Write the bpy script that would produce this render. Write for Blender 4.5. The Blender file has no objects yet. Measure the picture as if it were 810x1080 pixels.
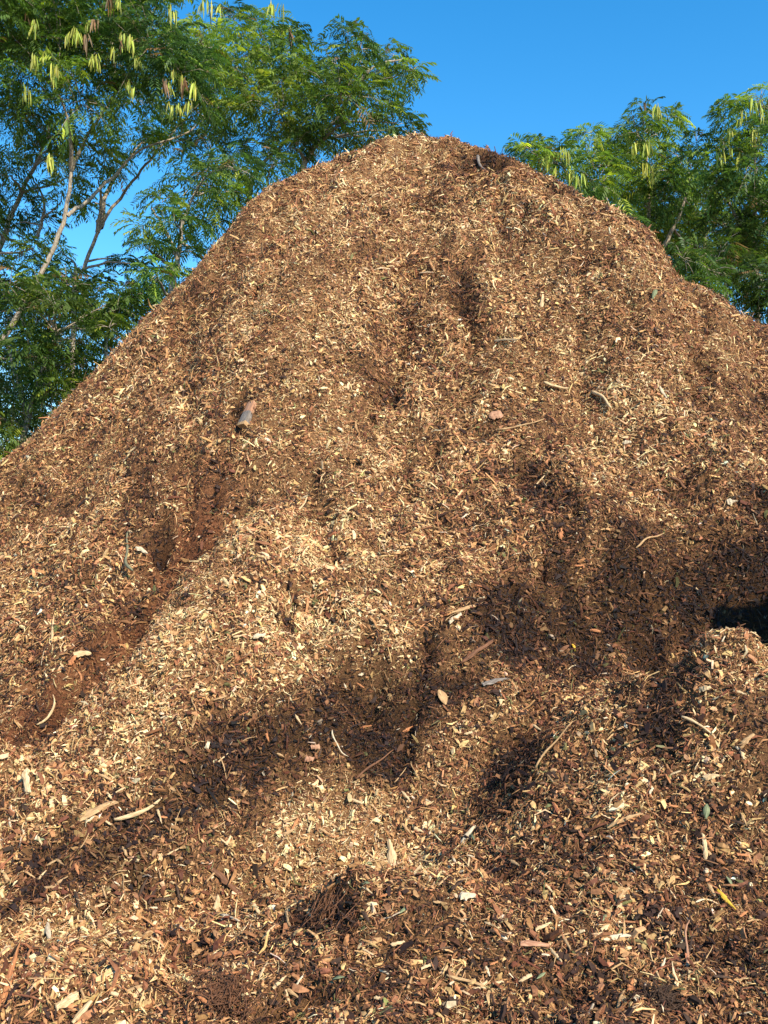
import bpy, math, random
import numpy as np
from mathutils import Vector, Matrix

# ------------------------------------------------------------------ camera, sky, sun, exposure
S = bpy.context.scene
C = S.collection
EYE = 1.65
PITCH = math.radians(1.15)
FPX = 1000.0                      # focal length in pixels of the 810 x 1080 picture
cam_d = bpy.data.cameras.new('camera'); cam = bpy.data.objects.new('camera', cam_d); C.objects.link(cam)
cam.location = (0, 0, EYE); cam.rotation_euler = (math.radians(90) + PITCH, 0, 0)
cam_d.sensor_fit = 'VERTICAL'; cam_d.sensor_height = 24.0; cam_d.lens = 24.0 * FPX / 1080.0
cam_d.clip_start = 0.05; cam_d.clip_end = 4000
S.camera = cam

SUN_EL = math.radians(39)
SUN_AZ = math.radians(143)        # clockwise from +Y (north): behind the camera, to the right
w = bpy.data.worlds.new('World'); S.world = w; w.use_nodes = True
nt = w.node_tree; nt.nodes.clear()
out = nt.nodes.new('ShaderNodeOutputWorld'); bg = nt.nodes.new('ShaderNodeBackground')
sky = nt.nodes.new('ShaderNodeTexSky'); sky.sky_type = 'NISHITA'; sky.sun_disc = False
sky.sun_elevation = SUN_EL; sky.sun_rotation = SUN_AZ
sky.altitude = 200; sky.air_density = 1.0; sky.dust_density = 0.1; sky.ozone_density = 2.5
bg.inputs['Strength'].default_value = 0.15
hs = nt.nodes.new('ShaderNodeHueSaturation'); hs.inputs['Saturation'].default_value = 1.38; hs.inputs['Hue'].default_value = 0.494
nt.links.new(sky.outputs[0], hs.inputs['Color']); nt.links.new(hs.outputs[0], bg.inputs['Color'])
nt.links.new(bg.outputs[0], out.inputs['Surface'])

sd = bpy.data.lights.new('sun', 'SUN'); sun = bpy.data.objects.new('sun', sd); C.objects.link(sun)
sd.energy = 4.8; sd.angle = math.radians(0.9); sd.color = (1.0, 0.885, 0.68)
sdir = Vector((math.sin(SUN_AZ) * math.cos(SUN_EL), math.cos(SUN_AZ) * math.cos(SUN_EL), math.sin(SUN_EL)))
sun.rotation_euler = sdir.to_track_quat('Z', 'Y').to_euler()
S.view_settings.view_transform = 'Standard'; S.view_settings.look = 'None'
S.view_settings.exposure = 0.84; S.view_settings.gamma = 1.0
try: S.view_settings.use_curve_mapping = False
except Exception: pass
S.cycles.max_bounces = 8; S.cycles.diffuse_bounces = 5; S.cycles.transparent_max_bounces = 8

# ------------------------------------------------------------------ helpers
rs = np.random.RandomState(11)
random.seed(5)

def tag(o, label=None, cat=None, group=None, kind=None):
    if label: o['label'] = label
    if cat: o['category'] = cat
    if group: o['group'] = group
    if kind: o['kind'] = kind
    return o

def empty(name, loc):
    o = bpy.data.objects.new(name, None); o.location = loc; o.empty_display_size = 0.2
    C.objects.link(o); return o

def mesh_obj(name, verts, faces_flat, loop_tot, mats, parent=None, col=None, smooth=False, loc=None, matidx=None):
    """verts (n,3); faces_flat flat vertex indices; loop_tot vertices per face."""
    me = bpy.data.meshes.new(name)
    verts = np.asarray(verts, dtype=np.float32); ff = np.asarray(faces_flat, dtype=np.int32).ravel()
    lt = np.asarray(loop_tot, dtype=np.int32)
    ls = np.concatenate([[0], np.cumsum(lt)[:-1]]).astype(np.int32)
    if loc is not None: verts = verts - np.asarray(loc, dtype=np.float32)
    me.vertices.add(len(verts)); me.vertices.foreach_set('co', verts.ravel())
    me.loops.add(len(ff)); me.loops.foreach_set('vertex_index', ff)
    me.polygons.add(len(lt)); me.polygons.foreach_set('loop_start', ls); me.polygons.foreach_set('loop_total', lt)
    if matidx is not None: me.polygons.foreach_set('material_index', np.asarray(matidx, dtype=np.int32))
    me.polygons.foreach_set('use_smooth', np.full(len(lt), smooth, dtype=bool))
    if col is not None:
        a = me.attributes.new('col', 'FLOAT_COLOR', 'POINT')
        c = np.ones((len(verts), 4), dtype=np.float32); c[:, :col.shape[1]] = col
        a.data.foreach_set('color', c.ravel())
    me.update(calc_edges=True)
    for m in (mats if isinstance(mats, (list, tuple)) else [mats]): me.materials.append(m)
    o = bpy.data.objects.new(name, me); C.objects.link(o)
    if loc is not None and parent is None: o.location = loc
    if parent is not None: o.parent = parent
    return o

def hash2(ix, iy, seed):
    h = (ix.astype(np.int64) * 374761393 + iy.astype(np.int64) * 668265263 + seed * 1442695041) & 0xffffffff
    h = ((h ^ (h >> 13)) * 1274126177) & 0xffffffff
    return ((h ^ (h >> 16)) & 0xffff) / 65535.0

def vnoise(x, y, seed):
    ix = np.floor(x); iy = np.floor(y); fx = x - ix; fy = y - iy
    fx = fx * fx * (3 - 2 * fx); fy = fy * fy * (3 - 2 * fy)
    a = hash2(ix, iy, seed); b = hash2(ix + 1, iy, seed); c = hash2(ix, iy + 1, seed); d = hash2(ix + 1, iy + 1, seed)
    return (a * (1 - fx) + b * fx) * (1 - fy) + (c * (1 - fx) + d * fx) * fy * 1.0 - 0.5

def fbm(x, y, wl, octs, seed, gain=0.5):
    s = np.zeros_like(x); a = 1.0; f = 1.0 / wl
    for o in range(octs):
        ca, sa = math.cos(o * 0.9 + .4), math.sin(o * 0.9 + .4)
        s += a * vnoise((x * ca - y * sa) * f + 13.7 * o, (x * sa + y * ca) * f - 7.1 * o, seed + o)
        a *= gain; f *= 2.03
    return s

def sstep(a, b, x):
    t = np.clip((x - a) / (b - a), 0, 1); return t * t * (3 - 2 * t)

cp, sp_ = math.cos(PITCH), math.sin(PITCH)
def ray(px, py):
    """world direction (scaled so that y = 1) through a point of the 810 x 1080 picture"""
    cx = (px - 405) / FPX; cy = (540 - py) / FPX
    d = np.array([cx, cp - sp_ * cy, sp_ + cp * cy])
    return d / d[1]
def at(px, py, Y):
    d = ray(px, py); return np.array([d[0] * Y, Y, EYE + d[2] * Y])

# ------------------------------------------------------------------ the shape of the pile (height over x, y)
SIL = np.array([(-60,545),(0,487),(30,462),(60,432),(100,390),(130,360),(160,328),(190,297),(215,270),(240,240),(262,215),
 (285,197),(300,189),(330,177),(360,162),(385,153),(410,144),(440,141),(465,144),(500,151),(530,161),(550,170),(575,184),
 (600,197),(615,207),(640,214),(660,227),(685,242),(700,262),(712,285),(720,296),(745,304),(770,319),(790,331),(810,341),(870,372)], float)

def softmax2(a, b, k):
    return 0.5 * (a + b + np.sqrt((a - b) ** 2 + k * k))

AX, AY, AH = 0.35, 10.0, 5.85
def base_h(x, y):
    dx = x - AX; dy = y - AY; ang = np.arctan2(dx, -dy)     # 0 = towards the camera
    s = 0.90 - 0.13 * sstep(0.2, 1.5, ang) - 0.02 * sstep(0.2, 1.5, -ang)
    s = s + 0.035 * np.sin(ang * 7 + 1.0) * np.cos(ang * 3.3)
    d = np.hypot(dx, dy)
    cone = AH + 0.12 - s * np.sqrt(d * d + 0.02)
    # shoulder of material pushed up on the right
    d2 = np.hypot(x - 4.6, y - 10.6); cone2 = 4.45 - 0.74 * np.sqrt(d2 * d2 + 0.3)
    h = softmax2(cone, cone2, 0.35)
    fg = 0.16 + 0.16 * (fbm(x, y, 1.6, 2, 91) + 0.2) + 0.10 * (y - 2.4) * sstep(1.5, 3.5, y)
    fg = fg - 0.5 * sstep(4.0, 9.0, np.abs(x)) - 0.6 * sstep(5.0, 10.0, y) - 0.8 * sstep(1.6, 0.2, y)
    h = softmax2(h, fg, 0.30)
    return h

def bump(h, x, y, cx, cy, amp, rx, ry, rot=0.0):
    c, s = math.cos(rot), math.sin(rot); dx = x - cx; dy = y - cy
    u = (dx * c + dy * s) / rx; v = (-dx * s + dy * c) / ry
    return h + amp * np.exp(-(u * u + v * v))

def shape1(x, y):
    h = base_h(x, y)
    # low heaps at the foot of the pile
    h = bump(h, x, y, 1.30, 3.80, 0.66, 0.66, 0.42, -0.10)      # right heap, hollow behind it
    h = bump(h, x, y, 1.75, 3.7, 0.10, 0.5, 0.40, 0.0)
    h = bump(h, x, y, 3.25, 4.50, 1.62, 0.76, 0.60, 0.2)  # unseen heap added beyond the right edge to shade the hollow
    h = bump(h, x, y, 2.55, 4.05, 1.05, 0.52, 0.50, 0.3)  # second unseen heap, added to widen that shadow
    h = h + 0.6 * fbm(x, y, 0.55, 4, 611, 0.55) * np.exp(-((x - 2.95) / 0.55) ** 2 - ((y - 4.25) / 0.6) ** 2)        # lumps on the two unseen heaps added to shade the hollow
    h = bump(h, x, y, 1.85, 4.85, -0.55, 1.0, 0.36, 0.10)
    h = bump(h, x, y, -0.02, 3.05, 0.20, 0.40, 0.30, 0.3)        # yellow heap in the centre
    h = bump(h, x, y, -0.62, 3.55, -0.20, 0.7, 0.22, 0.35)       # dark dip behind it
    h = bump(h, x, y, 0.25, 3.95, -0.18, 0.6, 0.26, 0.35)
    h = bump(h, x, y, -1.15, 2.75, 0.16, 0.5, 0.30, 0.0)
    h = bump(h, x, y, -1.1, 4.6, 0.22, 0.8, 0.6, 0.5)           # lobe below the left gully
    # down-slope ribs and slumps
    dx = x - AX; dy = y - AY; ang = np.arctan2(dx, -dy); d = np.hypot(dx, dy)
    rib = vnoise(ang * 7.0 + 3 + 0.4 * vnoise(d * 0.9, ang * 2, 5), d * 0.28, 21) + 0.5 * vnoise(ang * 15.0, d * 0.5, 22)
    h = h + 0.26 * rib * sstep(0.3, 2.5, d) * (1 - 0.7 * sstep(7.5, 9, d))
    h = h + 0.22 * fbm(x, y, 1.5, 3, 33) * sstep(0.0, 2.5, d + 0.7)
    return h

us = np.linspace(-0.55, 0.55, 441)
tt = np.array([np.interp(405 + u * 1000, SIL[:, 0], SIL[:, 1]) for u in us])
tt = np.array([ray(405 + u * 1000, p)[2] for u, p in zip(us, tt)])
tt = tt + 0.0045 * fbm(us * 60 + 3.0, us * 0 + 1.7, 1.0, 3, 901)
cor = np.zeros_like(us)
Yl = np.linspace(5.0, 13.0, 161)
def wcor(y): return sstep(4.3, 8.0, y) * (1 - sstep(10.5, 15.0, y))
UU, YY = np.meshgrid(us, Yl, indexing='ij')
for it in range(4):
    hh = shape1(UU * YY, YY) + cor[:, None] * YY * wcor(YY)
    mx = ((hh - EYE) / YY).max(axis=1)
    e = tt - mx
    k = np.ones(7) / 7; e = np.convolve(np.pad(e, 3, mode='edge'), k, 'valid')
    cor += e
def shape2(x, y):
    u = np.clip(x / np.maximum(y, 0.5), -0.55, 0.55)
    return shape1(x, y) + np.interp(u, us, cor) * np.minimum(y, 11) * wcor(y)

GX = np.arange(-9.0, 9.6, 0.03)
GY = np.concatenate([np.arange(0.6, 5.5, 0.02), np.arange(5.5, 11.5, 0.03), np.arange(11.5, 19.0, 0.06)])
X, Y = np.meshgrid(GX, GY, indexing='xy')      # shape (ny, nx)
H = shape2(X, Y)

def interp(F, x, y):
    x = np.asarray(x, float); y = np.asarray(y, float)
    fx = np.clip((x - GX[0]) / 0.03, 0, len(GX) - 1.001); ix = fx.astype(int); fx = fx - ix
    iy = np.clip(np.searchsorted(GY, y) - 1, 0, len(GY) - 2); fy = np.clip((y - GY[iy]) / (GY[iy + 1] - GY[iy]), 0, 1)
    return (F[iy, ix] * (1 - fx) + F[iy, ix + 1] * fx) * (1 - fy) + (F[iy + 1, ix] * (1 - fx) + F[iy + 1, ix + 1] * fx) * fy

def hit(px, py):
    """where the sight line through a picture point first meets the pile"""
    d = ray(px, py); Ys = np.arange(1.5, 14, 0.01)
    below = (EYE + d[2] * Ys) < interp(H, d[0] * Ys, Ys)
    k = int(np.argmax(below)) if below.any() else 800
    return d[0] * Ys[k], Ys[k]

def polydist(pts):
    P = [np.array(p) for p in pts]; best = np.full(X.shape, 1e9)
    for a, b in zip(P[:-1], P[1:]):
        ab = b - a; L = max((ab ** 2).sum(), 1e-9)
        t = np.clip(((X - a[0]) * ab[0] + (Y - a[1]) * ab[1]) / L, 0, 1)
        best = np.minimum(best, np.hypot(X - a[0] - t * ab[0], Y - a[1] - t * ab[1]))
    return best

PALE = 0.55 * fbm(X, Y, 1.3, 4, 51) + 0.0 - 0.10 * np.tanh((X - 0.6) / 1.2)      # more pale splinters / fewer
DAMP_SHADE = 0.30 * fbm(X, Y, 0.9, 3, 61) - 0.10      # dark moist bark mulch, plus shade painted in hollow, creases and pits
SOIL = 0.6 * fbm(X, Y, 1.1, 3, 71) - 0.22       # fine reddish crumbled matter
warp = 0.30 * fbm(X, Y, 0.45, 5, 81, 0.65)
def stroke(pix, width): 
    return np.exp(-(np.maximum(polydist([hit(*p) for p in pix]) + warp * width * 2.2, 0) / width) ** 2)

edits = []
def gully(pix, width, depth, damp_shade=0.3, soil=0.0): edits.append((stroke(pix, width), depth, damp_shade, soil, 0))  # carves a crease and paints shade into its colour
def patch(pix, width, damp_shade=0.0, soil=0.0, pale=0.0, depth=0.0): edits.append((stroke(pix, width), depth, damp_shade, soil, pale))
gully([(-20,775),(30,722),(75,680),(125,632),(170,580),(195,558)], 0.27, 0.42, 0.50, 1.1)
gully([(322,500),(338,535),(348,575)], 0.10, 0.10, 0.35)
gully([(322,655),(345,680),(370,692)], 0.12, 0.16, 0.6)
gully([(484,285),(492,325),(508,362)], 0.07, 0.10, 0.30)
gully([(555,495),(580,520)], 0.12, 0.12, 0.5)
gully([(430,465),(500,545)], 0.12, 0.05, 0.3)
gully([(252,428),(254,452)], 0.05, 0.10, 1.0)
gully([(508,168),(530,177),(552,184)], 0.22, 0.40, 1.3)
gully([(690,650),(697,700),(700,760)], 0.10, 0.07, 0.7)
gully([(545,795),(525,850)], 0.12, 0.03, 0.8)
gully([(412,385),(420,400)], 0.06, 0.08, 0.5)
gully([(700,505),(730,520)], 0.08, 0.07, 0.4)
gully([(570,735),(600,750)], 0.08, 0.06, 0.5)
patch([(620,620),(700,600),(815,605)], 0.26, damp_shade=1.15)  # the hollow's shade, painted into the mulch colour
patch([(730,640),(815,650)], 0.2, damp_shade=0.8)  # more painted shade towards the hollow's right end
patch([(400,735),(480,700),(540,672),(600,640)], 0.18, damp_shade=1.0, depth=.06)  # darker band across the lower slope
patch([(50,915),(180,865),(290,815),(400,770)], 0.16, damp_shade=1.0, depth=.06)
patch([(310,975),(370,965)], 0.08, damp_shade=0.6)
patch([(580,930),(700,960),(800,1000)], 0.26, damp_shade=0.3)
patch([(440,1010),(600,1050),(760,1060)], 0.22, damp_shade=0.25)
patch([(430,740),(520,790),(620,760)], 0.15, damp_shade=0.25)
patch([(560,620),(500,640)], 0.2, damp_shade=0.15)
patch([(480,400),(500,470),(600,520)], 0.2, damp_shade=0.25)
patch([(430,250),(350,280)], 0.3, damp_shade=0.15)
patch([(0,330),(0,600)], 0.1, pale=0.0)
patch([(310,893),(380,888),(440,915)], 0.17, pale=0.9, damp_shade=-0.6)
patch([(730,700),(810,730)], 0.22, pale=0.35)
patch([(100,740),(200,690),(300,720)], 0.45, pale=0.18)
patch([(380,560),(360,620)], 0.3, pale=0.30)
patch([(20,960),(180,1010)], 0.25, pale=0.35)
patch([(620,380),(680,440)], 0.4, pale=0.25)
patch([(120,500),(220,530)], 0.25, soil=0.5)
patch([(20,700),(0,760)], 0.2, soil=0.5)
patch([(230,360),(330,240),(400,170)], 0.4, pale=0.20)
for s, dep, dmp_shd, sol, pal in edits:
    H = H - s * dep; DAMP_SHADE = DAMP_SHADE + s * dmp_shd; SOIL = SOIL + s * sol; PALE = PALE + s * pal
DAMP_SHADE = DAMP_SHADE * (1 + 1.3 * fbm(X, Y, 0.16, 3, 411)); SOIL = SOIL * (1 + 0.9 * fbm(X, Y, 0.14, 3, 421))
# lip that overhangs the left gully
lip = stroke([(0,812),(40,768),(75,722),(120,685)], 0.07); H = H + 0.10 * lip
# lumpy surface: clods, pockets, small slips
lump = fbm(X, Y, 0.34, 4, 101, 0.6)
smooth_here = np.clip(1 - 0.15 * np.clip(SOIL, 0, 1), 0.25, 1)
H = H + 0.12 * lump * smooth_here
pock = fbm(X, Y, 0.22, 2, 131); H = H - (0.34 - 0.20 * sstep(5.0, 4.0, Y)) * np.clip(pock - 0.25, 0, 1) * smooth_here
DAMP_SHADE = DAMP_SHADE + 1.6 * np.clip(pock - 0.25, 0, 1)  # pockets darkened: shade painted into the colour
H = H + 0.026 * fbm(X, Y, 0.08, 2, 141)
pit = np.clip(fbm(X, Y, 0.11, 2, 151) - 0.36, 0, 1); H = H - (0.45 - 0.2 * sstep(5.0, 4.0, Y)) * pit; DAMP_SHADE = DAMP_SHADE + 4.0 * pit  # small pits, with their shade painted in as well

# match the crest line again now that the lumps are on
for it in range(3):
    Yf = np.arange(5.0, 12.5, 0.04); UU, YY = np.meshgrid(us, Yf, indexing='ij')
    mx = ((interp(H, UU * YY, YY) - EYE) / YY).max(axis=1); e = tt - 0.002 - mx
    e = np.convolve(np.pad(e, 2, mode='edge'), np.ones(5) / 5, 'valid')
    H = H + np.interp(np.clip(X / np.maximum(Y, 0.5), -0.55, 0.55), us, e) * np.minimum(Y, 11) * sstep(4.8, 6.6, Y) * (1 - sstep(11.0, 15.0, Y))
gy_, gx_ = np.gradient(H, GY, GX)
NX = -gx_; NY = -gy_
NRM = np.sqrt(NX ** 2 + NY ** 2 + 1)

# ------------------------------------------------------------------ materials
def mat(name):
    m = bpy.data.materials.new(name); m.use_nodes = True
    n = m.node_tree; b = n.nodes['Principled BSDF']; return m, n, b
def noise(n, scale, detail=4, rough=0.6, coord='Object'):
    tc = n.nodes.new('ShaderNodeTexCoord'); t = n.nodes.new('ShaderNodeTexNoise')
    t.inputs['Scale'].default_value = scale; t.inputs['Detail'].default_value = detail; t.inputs['Roughness'].default_value = rough
    n.links.new(tc.outputs[coord], t.inputs['Vector']); return t
def ramp(n, fac, stops):
    r = n.nodes.new('ShaderNodeValToRGB'); e = r.color_ramp.elements
    e[0].position, e[0].color = stops[0][0], (*stops[0][1], 1)
    e[1].position, e[1].color = stops[-1][0], (*stops[-1][1], 1)
    for p, c in stops[1:-1]:
        k = e.new(p); k.color = (*c, 1)
    n.links.new(fac, r.inputs['Fac']); return r
def mixc(n, a, b, fac, mode='MIX'):
    m = n.nodes.new('ShaderNodeMix'); m.data_type = 'RGBA'; m.blend_type = mode
    if isinstance(fac, float): m.inputs[0].default_value = fac
    else: n.links.new(fac, m.inputs[0])
    n.links.new(a, m.inputs[6]); n.links.new(b, m.inputs[7]); return m.outputs[2]

# loose chips: own colour per chip, woody grain
m_chip, n, b = mat('shredded_wood')
at_ = n.nodes.new('ShaderNodeAttribute'); at_.attribute_name = 'col'
tn = noise(n, 90, 3); rr = ramp(n, tn.outputs['Fac'], [(0.3, (0.62, 0.60, 0.58)), (0.7, (1.2, 1.2, 1.2))])
n.links.new(mixc(n, at_.outputs['Color'], rr.outputs[0], 1.0, 'MULTIPLY'), b.inputs['Base Color'])
b.inputs['Roughness'].default_value = 0.75; b.inputs['Specular IOR Level'].default_value = 0.25
# the finer matter between the chips
m_core, n, b = mat('fine_mulch')
at_ = n.nodes.new('ShaderNodeAttribute'); at_.attribute_name = 'col'
t1 = noise(n, 60, 5, 0.75); t2 = noise(n, 260, 3, 0.7)
r1 = ramp(n, t1.outputs['Fac'], [(0.32, (0.35, 0.32, 0.30)), (0.5, (0.9, 0.9, 0.9)), (0.72, (1.6, 1.5, 1.35))])
r2 = ramp(n, t2.outputs['Fac'], [(0.3, (0.5, 0.5, 0.5)), (0.7, (1.4, 1.4, 1.4))])
c1 = mixc(n, at_.outputs['Color'], r1.outputs[0], 1.0, 'MULTIPLY'); c2 = mixc(n, c1, r2.outputs[0], 0.8, 'MULTIPLY')
n.links.new(c2, b.inputs['Base Color']); b.inputs['Roughness'].default_value = 0.95
b.inputs['Specular IOR Level'].default_value = 0.1
bp = n.nodes.new('ShaderNodeBump'); bp.inputs['Strength'].default_value = 0.9; bp.inputs['Distance'].default_value = 0.02
n.links.new(t1.outputs['Fac'], bp.inputs['Height']); n.links.new(bp.outputs[0], b.inputs['Normal'])

def wood(name, c0, c1, rough=0.7, sc=(30, 30, 3)):
    m, n, b = mat(name)
    tc = n.nodes.new('ShaderNodeTexCoord'); mp = n.nodes.new('ShaderNodeMapping'); mp.inputs['Scale'].default_value = sc
    t = n.nodes.new('ShaderNodeTexNoise'); t.inputs['Scale'].default_value = 6; t.inputs['Detail'].default_value = 5
    n.links.new(tc.outputs['Object'], mp.inputs[0]); n.links.new(mp.outputs[0], t.inputs['Vector'])
    r = ramp(n, t.outputs['Fac'], [(0.35, c0), (0.65, c1)])
    n.links.new(r.outputs[0], b.inputs['Base Color']); b.inputs['Roughness'].default_value = rough
    b.inputs['Specular IOR Level'].default_value = 0.25
    bp = n.nodes.new('ShaderNodeBump'); bp.inputs['Strength'].default_value = 0.6; bp.inputs['Distance'].default_value = 0.004
    n.links.new(t.outputs['Fac'], bp.inputs['Height']); n.links.new(bp.outputs[0], b.inputs['Normal'])
    return m
sc_x = (4, 40, 40)
WM = dict(
  pale=wood('pale_wood', (0.36, 0.24, 0.12), (0.66, 0.48, 0.28), sc=sc_x),
  white=wood('bleached_wood', (0.40, 0.31, 0.20), (0.62, 0.51, 0.36), sc=sc_x),
  tan=wood('tan_wood', (0.26, 0.15, 0.07), (0.50, 0.32, 0.16), sc=sc_x),
  orange=wood('orange_wood', (0.28, 0.10, 0.04), (0.50, 0.22, 0.09), sc=sc_x),
  pink=wood('reddish_wood', (0.26, 0.12, 0.07), (0.45, 0.25, 0.15), sc=sc_x),
  dark=wood('dark_bark', (0.025, 0.014, 0.009), (0.09, 0.05, 0.03), sc=sc_x),
  brown=wood('brown_bark', (0.08, 0.035, 0.018), (0.20, 0.09, 0.045), sc=sc_x),
  grey=wood('weathered_grey_wood', (0.10, 0.085, 0.075), (0.25, 0.21, 0.18), sc=sc_x),
  green=wood('green_twig', (0.11, 0.10, 0.06), (0.21, 0.20, 0.12), sc=sc_x),
  yellow=wood('yellow_leaf', (0.42, 0.24, 0.02), (0.62, 0.42, 0.05), sc=sc_x),
  olive=wood('dull_green_leaf', (0.10, 0.12, 0.06), (0.22, 0.24, 0.13), sc=sc_x),
)
m_bark = wood('tree_bark', (0.18, 0.145, 0.11), (0.42, 0.35, 0.27), 0.85, (12, 12, 3))

def leafmat(name, hue):
    m, n, b = mat(name)
    at_ = n.nodes.new('ShaderNodeAttribute'); at_.attribute_name = 'col'
    b.inputs['Roughness'].default_value = 0.5; b.inputs['Specular IOR Level'].default_value = 0.35
    n.links.new(at_.outputs['Color'], b.inputs['Base Color'])
    tr = n.nodes.new('ShaderNodeBsdfTranslucent'); g = n.nodes.new('ShaderNodeRGB'); g.outputs[0].default_value = (*hue, 1)
    n.links.new(mixc(n, at_.outputs['Color'], g.outputs[0], 1.0, 'MULTIPLY'), tr.inputs['Color'])
    mx = n.nodes.new('ShaderNodeMixShader'); mx.inputs[0].default_value = 0.42
    n.links.new(b.outputs[0], mx.inputs[1]); n.links.new(tr.outputs[0], mx.inputs[2])
    n.links.new(mx.outputs[0], n.nodes['Material Output'].inputs['Surface'])
    return m
m_leaf = leafmat('feathery_leaf', (1.3, 1.5, 0.6))
m_pod = leafmat('seed_pod', (1.2, 1.2, 0.6))

m_soil, n, b = mat('bare_dirt')
t = noise(n, 0.8, 8, 0.7); r = ramp(n, t.outputs['Fac'], [(0.3, (0.10, 0.055, 0.03)), (0.7, (0.22, 0.13, 0.07))])
n.links.new(r.outputs[0], b.inputs['Base Color']); b.inputs['Roughness'].default_value = 0.95

# ------------------------------------------------------------------ ground to the horizon
gv = [(-1500, -1500, 0), (1500, -1500, 0), (1500, 1500, 0), (-1500, 1500, 0)]
ground = mesh_obj('ground', gv, [0, 1, 2, 3], [4], m_soil); tag(ground, kind='structure')

# ------------------------------------------------------------------ the pile
pile = empty('mulch_pile', (AX, AY, 0))
tag(pile, 'tall cone shaped heap of shredded wood mulch in front of green trees', 'mulch pile')
ny, nx = X.shape
V = np.stack([X, Y, H], -1).reshape(-1, 3)
i = np.arange(ny * nx).reshape(ny, nx)
F = np.stack([i[:-1, :-1], i[:-1, 1:], i[1:, 1:], i[1:, :-1]], -1).reshape(-1, 4)
hq = H.reshape(-1)[F].max(1); F = F[hq > -0.15]
damp_shade_c = np.clip(DAMP_SHADE, 0, 1)[..., None]; soilc = np.clip(SOIL, 0, 1)[..., None]; palec = np.clip(PALE, -.3, 1)[..., None]
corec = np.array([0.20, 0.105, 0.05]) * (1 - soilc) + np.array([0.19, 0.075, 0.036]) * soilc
corec = corec * (1 + 0.35 * palec) * (1 - 0.70 * damp_shade_c) 
used = np.unique(F); remap = np.full(ny * nx, -1); remap[used] = np.arange(len(used))
core = mesh_obj('fine_mulch', V[used] - np.array([AX, AY, 0]), remap[F], np.full(len(F), 4), m_core, parent=pile,
                col=corec.reshape(-1, 3)[used], smooth=True)

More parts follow.
